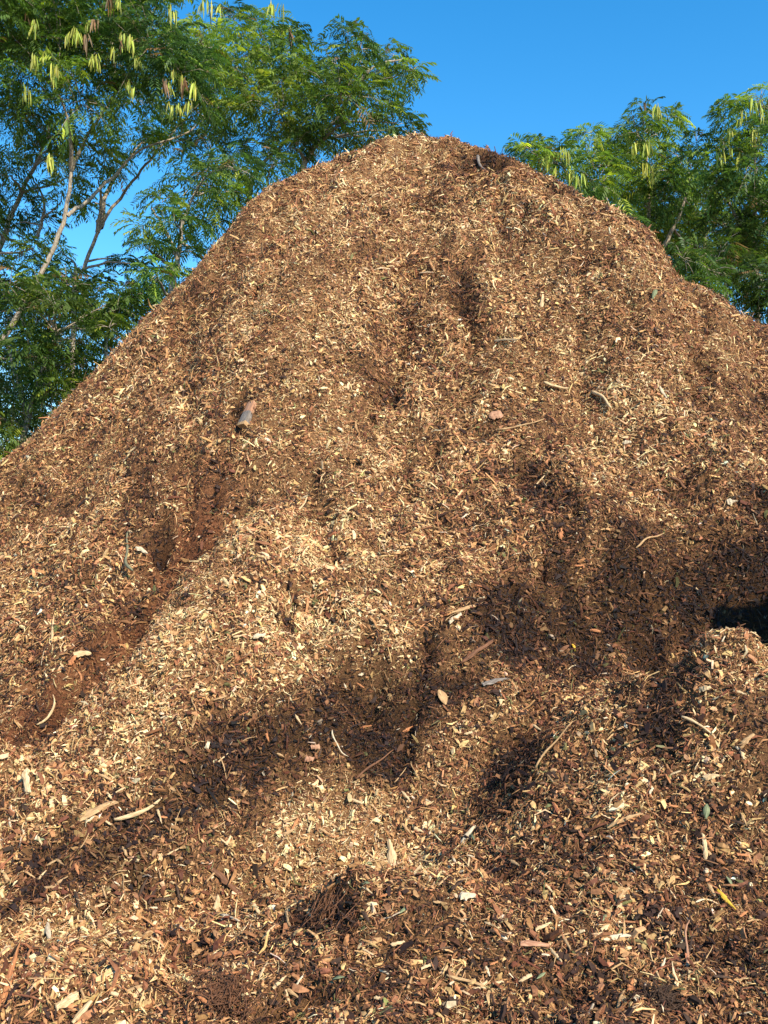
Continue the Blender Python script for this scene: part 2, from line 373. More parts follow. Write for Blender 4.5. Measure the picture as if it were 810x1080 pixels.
# ---- chips: vectorised slabs and splinters
PAL = np.array([
 [0.56, 0.345, 0.150], # 0 straw
 [0.70, 0.49, 0.26],   # 1 pale fresh wood
 [0.38, 0.190, 0.082], # 2 tan
 [0.27, 0.116, 0.052], # 3 orange brown
 [0.145, 0.054, 0.027],# 4 red brown bark
 [0.040, 0.020, 0.013],# 5 dark bark
 [0.72, 0.57, 0.38],   # 6 bleached
 [0.15, 0.14, 0.05],   # 7 greenish
])
def sample_pos(nn, x0, x1, y0, y1, frustum=None):
    x = rs.uniform(x0, x1, nn); y = rs.uniform(y0, y1, nn)
    if frustum is not None:
        k = np.abs(x) < frustum * y + 0.25; x, y = x[k], y[k]
    k = interp(H, x, y) > 0.0
    return x[k], y[k]
def make_chips(x, y, lmean, sizes, seed, bent, pflake=0.16, thin=1.0):
    r = np.random.RandomState(seed)
    soil = np.clip(interp(SOIL, x, y), 0, 1)
    keep = r.rand(len(x)) > 0.36 * soil; clump = fbm(x, y, 0.45, 3, 301)
    x, y, soil = x[keep], y[keep], soil[keep]; N = len(x)
    damp_shade = np.clip(interp(DAMP_SHADE, x, y), 0, 1); pale = np.clip(interp(PALE, x, y), -.4, 1)
    nx_, ny_ = interp(NX, x, y), interp(NY, x, y)
    nrm = np.stack([nx_, ny_, np.ones(N)], 1); nrm /= np.linalg.norm(nrm, axis=1)[:, None]
    L = lmean * np.exp(r.normal(0, 0.50, N)) * (1 - 0.35 * soil) * (1 + 0.65 * clump[keep]); L = np.clip(L, 0.008, sizes)
    flake = r.rand(N) < pflake
    W = np.where(flake, L * r.uniform(0.3, 0.7, N), L * r.uniform(0.07, 0.20, N) * thin); W = np.clip(W, 0.0014, 0.02)
    T = np.clip(W * r.uniform(0.18, 0.5, N), 0.0012, 0.008)
    # orientation: mostly lying, some sticking out
    tilt = np.abs(r.normal(0, 0.36, N)) + (r.rand(N) < 0.06) * r.uniform(0.2, 0.8, N)
    az = r.uniform(0, 2 * np.pi, N); up = nrm + 0.0
    t1 = np.cross(up, np.array([0.0, 1.0, 0.3])); t1 /= np.linalg.norm(t1, axis=1)[:, None]; t2 = np.cross(up, t1)
    dirv = t1 * np.cos(az)[:, None] + t2 * np.sin(az)[:, None]
    dirv = dirv * np.cos(tilt)[:, None] + up * np.sin(tilt)[:, None]
    side = np.cross(up, dirv); side /= np.linalg.norm(side, axis=1)[:, None]
    upv = np.cross(dirv, side)
    roll = r.normal(0, 0.45, N); c, s = np.cos(roll)[:, None], np.sin(roll)[:, None]
    side, upv = side * c + upv * s, upv * c - side * s
    z = interp(H, x, y)
    P = np.stack([x, y, z], 1) + nrm * (r.uniform(-0.002, 0.016, N) + 0.30 * L * np.sin(tilt))[:, None]
    # colours
    q = r.rand(N) + 0.42 * fbm(x, y, 0.13, 3, 701, 0.6) + 0.02 - 0.42 * pale + 0.42 * damp_shade + 0.22 * soil
    edges = np.array([0.10, 0.29, 0.51, 0.70, 0.87])
    ci = np.digitize(q, edges); order = np.array([1, 0, 2, 3, 4, 5]); ci = order[ci]
    z0 = r.rand(N); ci = np.where(z0 < 0.010, 6, ci); ci = np.where((z0 > 0.984), 7, ci); ci = np.where((z0 > 0.90) & (z0 < 0.935), 5, ci)
    col = PAL[ci] * np.exp(r.normal(0, 0.20, N))[:, None] * (1 + r.normal(0, 0.05, (N, 3)))
    col = col * (1 - np.where(ci == 1, 0.12, 0.55) * damp_shade)[:, None]
    col = np.clip(col, 0.01, 0.8)
    L2 = (L / 2)[:, None]; W2 = (W / 2)[:, None]; T2 = (T / 2)[:, None]
    if bent:
        bend = (r.normal(0, 0.09, N) * L)[:, None]; curl = (np.abs(r.normal(0, 0.10, N)) * L)[:, None]
        ta = r.uniform(0.25, 1.0, N)[:, None]; tb = r.uniform(0.15, 0.9, N)[:, None]
        sk = (r.normal(0, 0.25, N) * W)[:, None]
        secs = []
        for t_, wk, bb, cc in ((-1, ta, 0, -0.5), (0.05, 1.0, 1, 0.5), (1, tb, 0, -0.5)):
            ctr = P + dirv * L2 * t_ + side * (bend * bb + sk * t_) + upv * curl * cc
            secs.append([ctr + side * W2 * wk + upv * T2, ctr - side * W2 * wk + upv * T2,
                         ctr - side * W2 * wk - upv * T2, ctr + side * W2 * wk - upv * T2])
        vv = np.stack([v for s_ in secs for v in s_], 1)          # N,12,3
        fl = []
        for a in (0, 4):
            for k in range(4): fl.append((a + k, a + (k + 1) % 4, a + 4 + (k + 1) % 4, a + 4 + k))
        fl += [(3, 2, 1, 0), (8, 9, 10, 11)]
        nvp = 12
    else:
        ta = r.uniform(0.2, 1.0, N)[:, None]; curl = (r.normal(0, 0.06, N) * L)[:, None]
        a0 = P - dirv * L2; b0 = P + dirv * L2
        vv = np.stack([a0 + side * W2, a0 - side * W2, b0 - side * W2 * ta, b0 + side * W2 * ta, P + upv * (T2 * 2.2 + np.abs(curl)) + side * W2 * .3, ], 1)
        fl = [(0, 1, 4), (1, 2, 4), (2, 3, 4), (3, 0, 4)]; nvp = 5
    fl = np.array(fl); base = (np.arange(N) * nvp)[:, None, None]
    F = (fl[None] + base)
    shade = 1 + r.normal(0, 0.05, (N, nvp, 1))
    CV = np.clip(col[:, None, :] * shade, 0.006, 0.85)
    return vv.reshape(-1, 3), F.reshape(-1), np.full(N * len(fl), fl.shape[1]), CV.reshape(-1, 3)

layers = []
def add_layer(n_, box, fr, lm, mx, seed, bent, pf=0.16, th=1.0):
    x, y = sample_pos(n_, *box, fr); layers.append(make_chips(x, y, lm, mx, seed, bent, pf, th))
add_layer(185000, (-2.6, 2.6, 1.9, 4.6), 0.50, 0.0150, 0.055, 1, True, 0.26)
add_layer(45000, (-2.6, 2.6, 1.9, 4.6), 0.50, 0.026, 0.085, 11, True, 0.0, 0.45)      # thin curly fibres
add_layer(170000, (-2.6, 2.6, 1.9, 4.6), 0.50, 0.011, 0.035, 2, False, 0.3)
add_layer(250000, (-4.0, 4.0, 4.6, 7.2), 0.50, 0.0195, 0.07, 3, True, 0.2)
add_layer(36000, (-4.0, 4.0, 4.6, 7.2), 0.50, 0.042, 0.12, 13, True, 0.0, 0.40)
add_layer(200000, (-4.0, 4.0, 4.6, 7.2), 0.50, 0.015, 0.05, 4, False, 0.25)
add_layer(330000, (-5.6, 5.6, 7.2, 10.8), 0.52, 0.022, 0.08, 5, False, 0.2)
add_layer(190000, (-5.6, 5.6, 7.2, 10.8), 0.52, 0.028, 0.10, 6, True, 0.08, 0.8)
add_layer(4000, (-4.0, 4.0, 1.9, 7.2), 0.50, 0.040, 0.10, 21, True, 0.10, 0.8)
add_layer(9000, (-5.6, 5.6, 7.2, 10.8), 0.52, 0.065, 0.16, 22, True, 0.05, 0.6)
x, y = sample_pos(150000, -9, 9.5, 0.7, 18); k = (np.abs(x) > 0.5 * y) | (y > 10.6)
layers.append(make_chips(x[k], y[k], 0.045, 0.12, 7, False))
x, y = sample_pos(520000, -6.5, 6.5, 0.7, 9.0); k = np.abs(x) > 0.49 * y
layers.append(make_chips(x[k], y[k], 0.024, 0.09, 8, False))
VV = np.concatenate([l[0] for l in layers]); CC = np.concatenate([l[3] for l in layers]); LT = np.concatenate([l[2] for l in layers])
off = 0; FF = []
for l in layers: FF.append(l[1] + off); off += len(l[0])
FF = np.concatenate(FF)
chips = mesh_obj('wood_chips', VV - np.array([AX, AY, 0]), FF, LT, m_chip, parent=pile, col=CC)
chips['kind'] = 'stuff'

# ------------------------------------------------------------------ single pieces lying on the pile
def surf(px, py):
    x, y = hit(px, py); z = float(interp(H, x, y))
    n_ = Vector((float(interp(NX, x, y)), float(interp(NY, x, y)), 1)).normalized()
    return Vector((x, y, z)), n_

def frame(p, n_, px, py, ang):
    """x axis of the piece shows at the picture angle ang (degrees, anticlockwise), lying in the slope"""
    d = Vector((math.cos(math.radians(ang)), 0, math.sin(math.radians(ang))))
    v = (p - Vector((0, 0, EYE))).normalized()
    # vector in the slope plane whose picture direction is d
    right = Vector((1, 0, 0)); upim = right.cross(v).normalized()
    D = right * d.x + upim * d.z
    t_ = -(D.dot(n_)) / (v.dot(n_) if abs(v.dot(n_)) > 0.15 else -0.15)
    a = (D + v * t_)
    if a.length > 2.2: a = D + v * t_ * (1.6 / a.length)
    a.normalize()
    s = n_.cross(a).normalized(); u = a.cross(s).normalized()
    return Matrix((( a.x, s.x, u.x, p.x), (a.y, s.y, u.y, p.y), (a.z, s.z, u.z, p.z), (0, 0, 0, 1)))

def chip_mesh(L, W, T, seed, point=0.4, curl=0.1):
    """an irregular split slab of wood: ragged outline, thickness, slight curl"""
    r = random.Random(seed); n_ = 9
    top, bot = [], []
    V_ = []; F_ = []
    e0 = r.uniform(.35, 1.0)
    for k in range(n_):
        t_ = k / (n_ - 1); x_ = (t_ - .5) * L
        w_ = W * .5 * (e0 + (1 - e0) * min(1, t_ * 4)) * (1 - point * max(0, (t_ - .35) / .65)) 
        wl = w_ * r.uniform(.6, 1.2); wr = w_ * r.uniform(.6, 1.2)
        z_ = -curl * L * (2 * t_ - 1) ** 2 + r.uniform(-.1, .1) * T
        th = T * r.uniform(.7, 1.1) * (0.8 if k in (0, n_ - 1) else 1)
        jl = r.uniform(-.6, .6) * L / n_ * (1.6 if k in (0, n_ - 1) else 1)
        V_ += [(x_ + jl, wl, z_), (x_ + jl * .5, wl * .35, z_ + th * .62), (x_ - jl * .5, -wr * .4, z_ + th * .55), (x_ - jl, -wr, z_),
               (x_, -wr * .8, z_ - th * .45), (x_, wl * .8, z_ - th * .45)]
    for k in range(n_ - 1):
        a = k * 6
        for j in range(6): F_.append((a + j, a + 6 + j, a + 6 + (j + 1) % 6, a + (j + 1) % 6))
    F_.append(tuple(range(6))); F_.append(tuple(range(n_ * 6 - 1, n_ * 6 - 7, -1)))
    return V_, F_

def stick_mesh(L, R, seed, bend=0.12, taper=0.5, knots=True):
    r = random.Random(seed); n_ = 10; V_ = []; F_ = []; k_ = 6
    ph = r.uniform(0, 6); b1 = r.uniform(-1, 1) * bend; b2 = r.uniform(-1, 1) * bend * .5
    for i_ in range(n_):
        t_ = i_ / (n_ - 1); x_ = (t_ - .5) * L
        yy = L * (b1 * (1 - (2 * t_ - 1) ** 2) + b2 * math.sin(t_ * 9 + ph) * .4); zz = L * b2 * .3 * math.cos(t_ * 7 + ph)
        rad = R * (1 - taper * t_) * r.uniform(.82, 1.18) * (0.6 if i_ in (0, n_ - 1) else 1)
        for j in range(k_):
            a = j / k_ * 2 * math.pi; V_.append((x_, yy + rad * math.cos(a), zz + rad * math.sin(a)))
    for i_ in range(n_ - 1):
        for j in range(k_):
            F_.append((i_ * k_ + j, i_ * k_ + (j + 1) % k_, (i_ + 1) * k_ + (j + 1) % k_, (i_ + 1) * k_ + j))
    F_.append(tuple(range(k_ - 1, -1, -1))); F_.append(tuple(range((n_ - 1) * k_, n_ * k_)))
    return V_, F_

def leaf_mesh(L, W, seed):
    r = random.Random(seed); n_ = 7; V_ = []; F_ = []; cu = r.uniform(.05, .15)
    for k in range(n_):
        t_ = k / (n_ - 1); w_ = W * .5 * math.sin(math.pi * min(.98, max(.03, t_))) ** .7; z_ = -cu * L * (2 * t_ - 1) ** 2
        V_ += [((t_ - .5) * L, w_, z_ + .12 * w_), ((t_ - .5) * L, 0, z_), ((t_ - .5) * L, -w_, z_ + .12 * w_)]
        V_ += [((t_ - .5) * L, w_, z_ + .12 * w_ - .0012), ((t_ - .5) * L, 0, z_ - .0012), ((t_ - .5) * L, -w_, z_ + .12 * w_ - .0012)]
    for k in range(n_ - 1):
        a = k * 6; b_ = a + 6
        F_ += [(a, a + 1, b_ + 1, b_), (a + 1, a + 2, b_ + 2, b_ + 1), (a + 4, a + 3, b_ + 3, b_ + 4), (a + 5, a + 4, b_ + 4, b_ + 5),
               (a + 3, a, b_, b_ + 3), (a + 2, a + 5, b_ + 5, b_ + 2)]
    return V_, F_

def raw(name, V_, F_, m, parent=None, mi=None, smooth=False):
    return mesh_obj(name, V_, [i_ for f in F_ for i_ in f], [len(f) for f in F_], m, parent=parent, matidx=mi, smooth=smooth)

LIFT = 0.016
def px2m(p): return (p - Vector((0, 0, EYE))).length / FPX
cnt = [0]
def piece(kind, px, py, ang, lpx, wpx, colr, label, cat, name=None, group=None, tilt=0, lift=None):
    cnt[0] += 1; sd_ = cnt[0]
    p, n_ = surf(px, py); s = px2m(p)
    M = frame(p, n_, px, py, ang)
    # real length along the slope: the picture shows it foreshortened
    a = Vector((M[0][0], M[1][0], M[2][0])); v = (p - Vector((0, 0, EYE))).normalized()
    fo = max(0.45, (a - v * a.dot(v)).length)
    L = lpx * s / fo * .92; W = wpx * s * (.8 if kind == 'chip' else .9)
    if kind == 'chip': V_, F_ = chip_mesh(L, W, max(.004, min(.014, W * .35)), sd_, random.uniform(.1, .8), random.uniform(.0, .08))
    elif kind == 'stick': V_, F_ = stick_mesh(L, W / 2, sd_)
    elif kind == 'root': V_, F_ = stick_mesh(L, W / 2, sd_, bend=0.28)
    elif kind == 'leaf': V_, F_ = leaf_mesh(L, W, sd_)
    nm = name or {'chip': 'wood_chip', 'stick': 'stick', 'root': 'root', 'leaf': 'leaf'}[kind]
    o = raw(nm, V_, F_, WM[colr], smooth=(kind in ('stick', 'root', 'leaf')))
    if tilt: M = M @ Matrix.Rotation(math.radians(-tilt), 4, 'Y')
    o.matrix_world = Matrix.Translation(n_ * (LIFT + W * .25 if lift is None else lift)) @ M
    tag(o, label, cat, group)
    return o

G = 'larger pieces of wood lying on the mulch pile'
PC = [
 ('chip',413,905,95,30,12,'pale','pale wedge of split wood pointing up beside the yellow heap','wood chip'),
 ('chip',496,886,50,22,9,'white','whitish splintered chunk right of the pale upright wedge, dark gap beside it','wood chip'),
 ('chip',102,861,24,46,11,'tan','broad tan slab of split wood, lower left, left of a longer thin strip','wood slab'),
 ('stick',146,857,24,52,6,'pale','long straight pale strip just right of the broad tan slab, lower left','wood strip'),
 ('chip',31,829,105,22,11,'pale','short thick pale chip near the left edge above the broad tan slab','wood chip'),
 ('chip',564,1003,-6,32,11,'pink','pinkish red bark flake, lower centre right','bark flake'),
 ('chip',765,956,-50,24,6,'yellow','bright yellow orange strip of leaf near the lower right','leaf strip'),
 ('chip',743,896,92,24,7,'pale','upright pale sliver under the dull green leaf at right','wood sliver'),
 ('leaf',745,863,80,15,7,'olive','dull green dry leaf above an upright pale sliver at right','leaf'),
 ('chip',491,952,5,16,12,'white','small round bleached chip below the whitish splintered chunk','wood chip'),
 ('chip',238,934,-38,44,8,'brown','curved red brown bark strip left of the yellow heap','bark strip'),
 ('stick',236,973,-12,36,4,'white','thin whitish stick lying below the curved bark strip','stick'),
 ('chip',233,1014,14,44,10,'orange','orange bark piece below the thin whitish stick, above the dark fibre clump','bark piece'),
 ('chip',228,958,85,16,9,'pale','stubby pale chip just above the thin whitish stick','wood chip'),
 ('chip',12,1032,82,50,8,'orange','upright orange brown bark strip at the lower left corner','bark strip'),
 ('chip',52,992,-75,22,6,'white','greyish white sliver near the lower left corner','wood sliver'),
 ('chip',70,1060,30,22,10,'pale','pale ragged chip at the bottom edge, lower left','wood chip'),
 ('chip',90,1073,50,24,10,'pale','pale split chip cut by the bottom edge, lower left','wood chip'),
 ('stick',737,772,-33,40,4,'pale','pale straight stick on the left shoulder of the right hand heap','stick'),
 ('stick',587,790,48,66,3,'tan','long thin bent twig rising to the right, centre right','twig'),
 ('stick',582,829,-55,18,3,'tan','short twig at the lower end of the long thin bent twig','twig'),
 ('chip',750,825,10,16,9,'pale','pale chunk on the front of the right hand heap','wood chip'),
 ('chip',746,731,10,12,9,'pale','cream coloured lump on the crown of the right hand heap','wood chip'),
 ('chip',788,785,38,20,7,'tan','tan splint on the right hand heap near the right edge','wood splint'),
 ('chip',604,687,-70,8,4,'yellow','small yellow leaf scrap above the right hand part of the dark band','leaf scrap'),
 ('chip',591,567,85,12,6,'orange','small bright orange chip left of the tan stick by the dark hollow','wood chip'),
 ('stick',684,573,26,34,3,'tan','tan stick lying across the top of the dark hollow','stick'),
 ('chip',57,668,88,32,4,'pale','upright pale splinter inside the red brown gully at left','splinter'),
 ('chip',86,694,5,18,8,'pale','cream chip resting on the lip of the left gully','wood chip'),
 ('chip',77,700,60,12,7,'orange','orange chip just left of the cream chip on the gully lip','wood chip'),
 ('root',48,752,65,34,4,'pale','pale curved root hanging at the lip of the left gully','root'),
 ('root',357,787,-58,34,2.5,'white','thin pale forked looking twig on the dark band','twig'),
 ('chip',326,804,5,10,8,'pink','lower of two salmon coloured round chips left of the thin pale twig','wood chip'),
 ('chip',332,790,5,10,7,'pink','upper of two salmon coloured round chips left of the thin pale twig','wood chip'),
 ('chip',273,675,10,13,7,'white','bright cream chip on the sunlit lobe, left of centre','wood chip'),
 ('stick',256,676,2,22,3,'pale','flat pale stick just left of the bright cream chip','stick'),
 ('stick',316,535,52,24,3,'pale','slanting pale stick above the narrow dark crease, centre left','stick'),
 ('stick',341,643,62,26,3,'pale','pale stick above the dark triangular pocket','stick'),
 ('stick',337,640,70,20,3,'tan','tan stick leaning beside the pale stick above the dark pocket','stick'),
 ('stick',141,584,92,48,4,'green','grey green twig standing upright at the top of the left gully','twig'),
 ('chip',150,583,-30,14,7,'white','white chip touching the upright grey green twig','wood chip'),
 ('chip',91,532,38,14,6,'dark','dark bark flake on the smooth upper left slope','bark flake'),
 ('stick',636,423,-40,28,5,'pale','pale bent splint, upper right slope','wood splint'),
 ('chip',698,417,-58,15,5,'white','whitish sliver right of the pale bent splint, upper right slope','wood sliver'),
 ('root',718,515,-35,26,6,'brown','curled brown bark strip over a dark hole, right slope','bark strip'),
 ('chip',772,532,5,10,8,'white','white chip right of the curled bark strip, near the right edge','wood chip'),
 ('chip',662,470,5,9,8,'white','white square chip between the pale bent splint and the curled bark','wood chip'),
 ('stick',585,411,-14,28,4,'pale','pale stick with a broken end near the centre line of the upper slope','stick'),
 ('stick',568,511,54,52,2.5,'pale','very thin long pale twig slanting up to the right, centre right slope','twig'),
 ('stick',549,451,13,54,2.5,'tan','thin tan twig lying almost level above the long slanting twig','twig'),
 ('chip',523,442,10,15,13,'pink','smooth orange brown lump of wood half sunk in the mid slope','wood chunk'),
 ('stick',509,175,-58,18,4,'grey','grey stick in the dark notch under the summit','stick'),
 ('chip',572,320,88,14,5,'pale','upright pale sliver high on the right of the summit slope','wood sliver'),
 ('leaf',690,312,70,11,5,'olive','pale green leaf scrap high on the right shoulder','leaf'),
 ('chip',492,645,18,38,5,'tan','long light splinter on the centre slope above the dark band','splinter'),
 ('chip',480,656,35,16,6,'white','small whitish chip at the left end of the long light splinter','wood chip'),
 ('chip',503,690,35,44,6,'brown','long brown slab slanting up to the right in the dark band','wood slab'),
 ('chip',522,722,12,30,8,'grey','grey brown slab lying below the long brown slab','wood slab'),
 ('leaf',465,739,-65,18,11,'tan','folded tan dead leaf in the dark band','leaf'),
 ('stick',396,810,36,52,3,'brown','long thin brown twig across the lower dark band','twig'),
 ('chip',533,362,4,30,4,'pale','narrow pale splint lying level on the upper slope','wood splint'),
 ('stick',275,396,18,18,3,'pale','small pale stick above the grey wooden block','stick'),
 ('root',605,830,8,30,5,'brown','dark brown strip of bark at the base of the right hand heap','bark strip'),
 ('chip',660,868,20,36,7,'tan','tan split slab in front of the right hand heap','wood slab'),
 ('chip',648,995,10,26,7,'white','bleached curl of wood near the bottom, right of the pinkish flake','wood curl'),
 ('stick',500,1045,-15,60,4,'tan','long tan stick near the bottom edge, right of centre','stick'),
 ('stick',727,1010,86,60,4,'pink','slim reddish stick pointing up, lower right','stick'),
]
for q in PC: piece(*q)

# grey wooden block half buried in the upper left slope
p, n_ = surf(263, 441); s = px2m(p)
M = frame(p, n_, 263, 441, 72)
L, W, T = 31 * s, 11.5 * s, 8 * s
n9 = 8; V_, F_, mi = [], [], []
r = random.Random(3)
for k in range(n9):
    t_ = k / (n9 - 1); w_ = W / 2 * (1 - .15 * t_) * r.uniform(.93, 1.05); th = T * r.uniform(.93, 1.05)
    V_ += [((t_ - .5) * L, w_, th * .5), ((t_ - .5) * L + (r.uniform(-.01, .01)), 0, th * .58), ((t_ - .5) * L, -w_, th * .5),
           ((t_ - .5) * L, -w_ * .96, -th * .5), ((t_ - .5) * L, w_ * .96, -th * .5)]
for k in range(n9 - 1):
    a = k * 5
    for j in range(5):
        F_.append((a + j, a + 5 + j, a + 5 + (j + 1) % 5, a + (j + 1) % 5)); mi.append(1 if k >= n9 - 4 else (2 if k == 0 else 0))
F_ += [(0, 1, 2, 3, 4), tuple(range(n9 * 5 - 1, n9 * 5 - 6, -1))]; mi += [2, 1]
blk = raw('wooden_block', V_, F_, [WM['grey'], WM['pink'], WM['tan']], mi=mi)
blk.matrix_world = Matrix.Translation(n_ * (T * .2)) @ M @ Matrix.Rotation(math.radians(8), 4, 'Y')
tag(blk, 'grey weathered wooden block with reddish broken top, half buried in the upper left slope', 'wooden block')
# tangles of dark fibre at the bottom
def tangle(px, py, rx, rz, n_f, colr, label, seed):
    r = random.Random(seed); p, nn = surf(px, py); s = px2m(p); V_, F_ = [], []
    for k in range(n_f):
        a = r.uniform(0, 6.28); rad = abs(r.gauss(0, .55)); ox, oy = math.cos(a) * rad * rx * s, math.sin(a) * rad * rz * s * 1.6
        Vs, Fs = stick_mesh(r.uniform(.05, .15), r.uniform(.0010, .0024), seed * 1000 + k, bend=.35, taper=.5)
        th = r.gauss(0.1, .7); el = r.uniform(-.15, .35); c_, s_ = math.cos(th), math.sin(th)
        hh = .045 * max(0.1, 1 - rad * rad) * r.uniform(.2, 1)
        b0 = len(V_)
        for (x_, y_, z_) in Vs:
            V_.append((ox + x_ * c_ - y_ * s_, oy + x_ * s_ + y_ * c_, hh + z_ + x_ * el))
        F_ += [tuple(b0 + i_ for i_ in f) for f in Fs]
    o = raw('fibre_clump', V_, F_, WM[colr]); q = nn.to_track_quat('Z', 'Y')
    o.matrix_world = Matrix.Translation(p) @ q.to_matrix().to_4x4()
    tag(o, label, 'fibre clump'); return o
tangle(240, 1058, 60, 22, 300, 'brown', 'brown tangle of grassy fibre at the bottom edge, left of centre', 3)
tangle(345, 962, 42, 20, 170, 'brown', 'brown fibrous bark clump below the yellow heap', 4)
tangle(700, 1066, 40, 16, 200, 'dark', 'black fibrous clump at the bottom edge, right of centre', 5)

# the rest of the larger loose pieces: individuals in families nothing tells apart
FAM = [('chip','pale','pale split wood chip ZZ','wood chip',60,(10,18),(3,6)),
       ('chip','tan','tan brown wood chip ZZ','wood chip',50,(11,20),(3,6)),
       ('chip','orange','orange brown bark chip ZZ','bark chip',32,(9,17),(4,7)),
       ('chip','dark','dark bark strip ZZ','bark strip',26,(13,24),(3,6)),
       ('chip','white','small bleached wood flake ZZ','wood flake',26,(7,12),(3,5)),
       ('stick','tan','thin tan twig ZZ','twig',30,(20,38),(1.6,2.6)),
       ('leaf','olive','dry greenish leaf scrap ZZ','leaf scrap',10,(8,12),(3,5))]
for kind, colr, label, cat, nn, lr, wr in FAM:
    for k in range(nn):
        py = random.uniform(600, 1068) if k % 3 else random.uniform(860, 1070); px = random.uniform(8, 802)
        if px < 170 and py < 760: py += 200
        sc = 0.55 + 0.5 * (py - 560) / 500
        zone = ('on the right hand heap' if px > 640 and 650 < py < 860 else 'at the lower right corner' if px > 560 and py >= 860 else
                'at the lower left corner' if px < 250 and py >= 900 else 'at the bottom edge between the dark clumps' if py >= 1000 else
                'around the yellow heap' if 250 <= px <= 560 and py >= 850 else 'above the right hand heap' if px > 560 and py <= 650 else
                'on the sunlit lobe right of the left gully' if px < 380 and py < 780 else 'in the dark band' if px < 400 else 'on the centre of the pile')
        piece(kind, px, py, random.uniform(-75, 75), random.uniform(*lr) * sc, random.uniform(*wr) * sc * .9, colr, label.replace('ZZ', zone), cat,
              group='loose ' + label.split(' ZZ')[0] + 's')

# ------------------------------------------------------------------ trees
def tube(V_, F_, pts, rads, k_=7):
    b0 = len(V_); P = [Vector(p) for p in pts]; n_ = len(P)
    for i_, p in enumerate(P):
        t_ = (P[min(i_ + 1, n_ - 1)] - P[max(i_ - 1, 0)]).normalized()
        a = t_.cross(Vector((0.2, 1, 0.1))).normalized(); b_ = t_.cross(a)
        for j in range(k_):
            an = j / k_ * 2 * math.pi; V_.append(tuple(p + (a * math.cos(an) + b_ * math.sin(an)) * rads[i_]))
    for i_ in range(n_ - 1):
        for j in range(k_):
            F_.append((b0 + i_ * k_ + j, b0 + i_ * k_ + (j + 1) % k_, b0 + (i_ + 1) * k_ + (j + 1) % k_, b0 + (i_ + 1) * k_ + j))
def smooth_line(pts, sub, rnd, jit=0.0):
    P = [Vector(p) for p in pts]; out_ = []
    for i_ in range(len(P) - 1):
        p0 = P[max(i_ - 1, 0)]; p1 = P[i_]; p2 = P[i_ + 1]; p3 = P[min(i_ + 2, len(P) - 1)]
        for k in range(sub):
            t_ = k / sub
            q = 0.5 * ((2 * p1) + (p2 - p0) * t_ + (2 * p0 - 5 * p1 + 4 * p2 - p3) * t_ ** 2 + (3 * p1 - p0 - 3 * p2 + p3) * t_ ** 3)
            if jit and (i_ or k): q = q + Vector([rnd.uniform(-jit, jit) for _ in range(3)])
            out_.append(q)
    out_.append(P[-1]); return out_

def fronds(Bp, D, L, rr_, colb):
    """feathery leaves: Bp base, D direction, L length; pairs of narrow pinnae on a drooping midrib"""
    N = len(Bp); NP = 6
    D = D / np.linalg.norm(D, axis=1)[:, None]
    side = np.cross(D, np.array([0, 0, 1.0])) + 1e-4; side /= np.linalg.norm(side, axis=1)[:, None]
    roll = rr_.normal(0, 0.5, N)[:, None]; upv = np.cross(side, D)
    side = side * np.cos(roll) + upv * np.sin(roll)
    vs, cs = [], []
    droop = rr_.uniform(0.25, 0.7, N)[:, None]
    for k in range(NP):
        t_ = 0.22 + 0.78 * k / (NP - 1)
        ctr = Bp + D * (L[:, None] * t_) - np.array([0, 0, 1.0]) * (droop * L[:, None] * t_ * t_)
        tang = D - np.array([0, 0, 1.0]) * (droop * 2 * t_); tang /= np.linalg.norm(tang, axis=1)[:, None]
        for sgn in (-1, 1):
            pl = L * (0.46 - 0.16 * abs(t_ - 0.5) * 2) * rr_.uniform(0.8, 1.15, N)
            pd = side * sgn * 0.80 + tang * 0.62 + rr_.normal(0, 0.10, (N, 3)); pd[:, 2] -= 0.18
            pd /= np.linalg.norm(pd, axis=1)[:, None]
            wv = np.cross(pd, upv); wv /= (np.linalg.norm(wv, axis=1)[:, None] + 1e-6)
            wv = wv * 0.8 + tang * 0.3
            hw = (L * 0.058)[:, None]
            a = ctr; b_ = ctr + pd * (pl * .5)[:, None]; c_ = ctr + pd * pl[:, None]; c_[:, 2] -= pl * 0.15
            vs.append(np.stack([a, b_ + wv * hw, c_, b_ - wv * hw], 1))
            cs.append(np.repeat((colb * rr_.uniform(.85, 1.15, (N, 1)))[:, None, :], 4, axis=1))
    V = np.concatenate(vs, 0).reshape(-1, 3); Cc = np.concatenate(cs, 0).reshape(-1, 3)
    return V, Cc

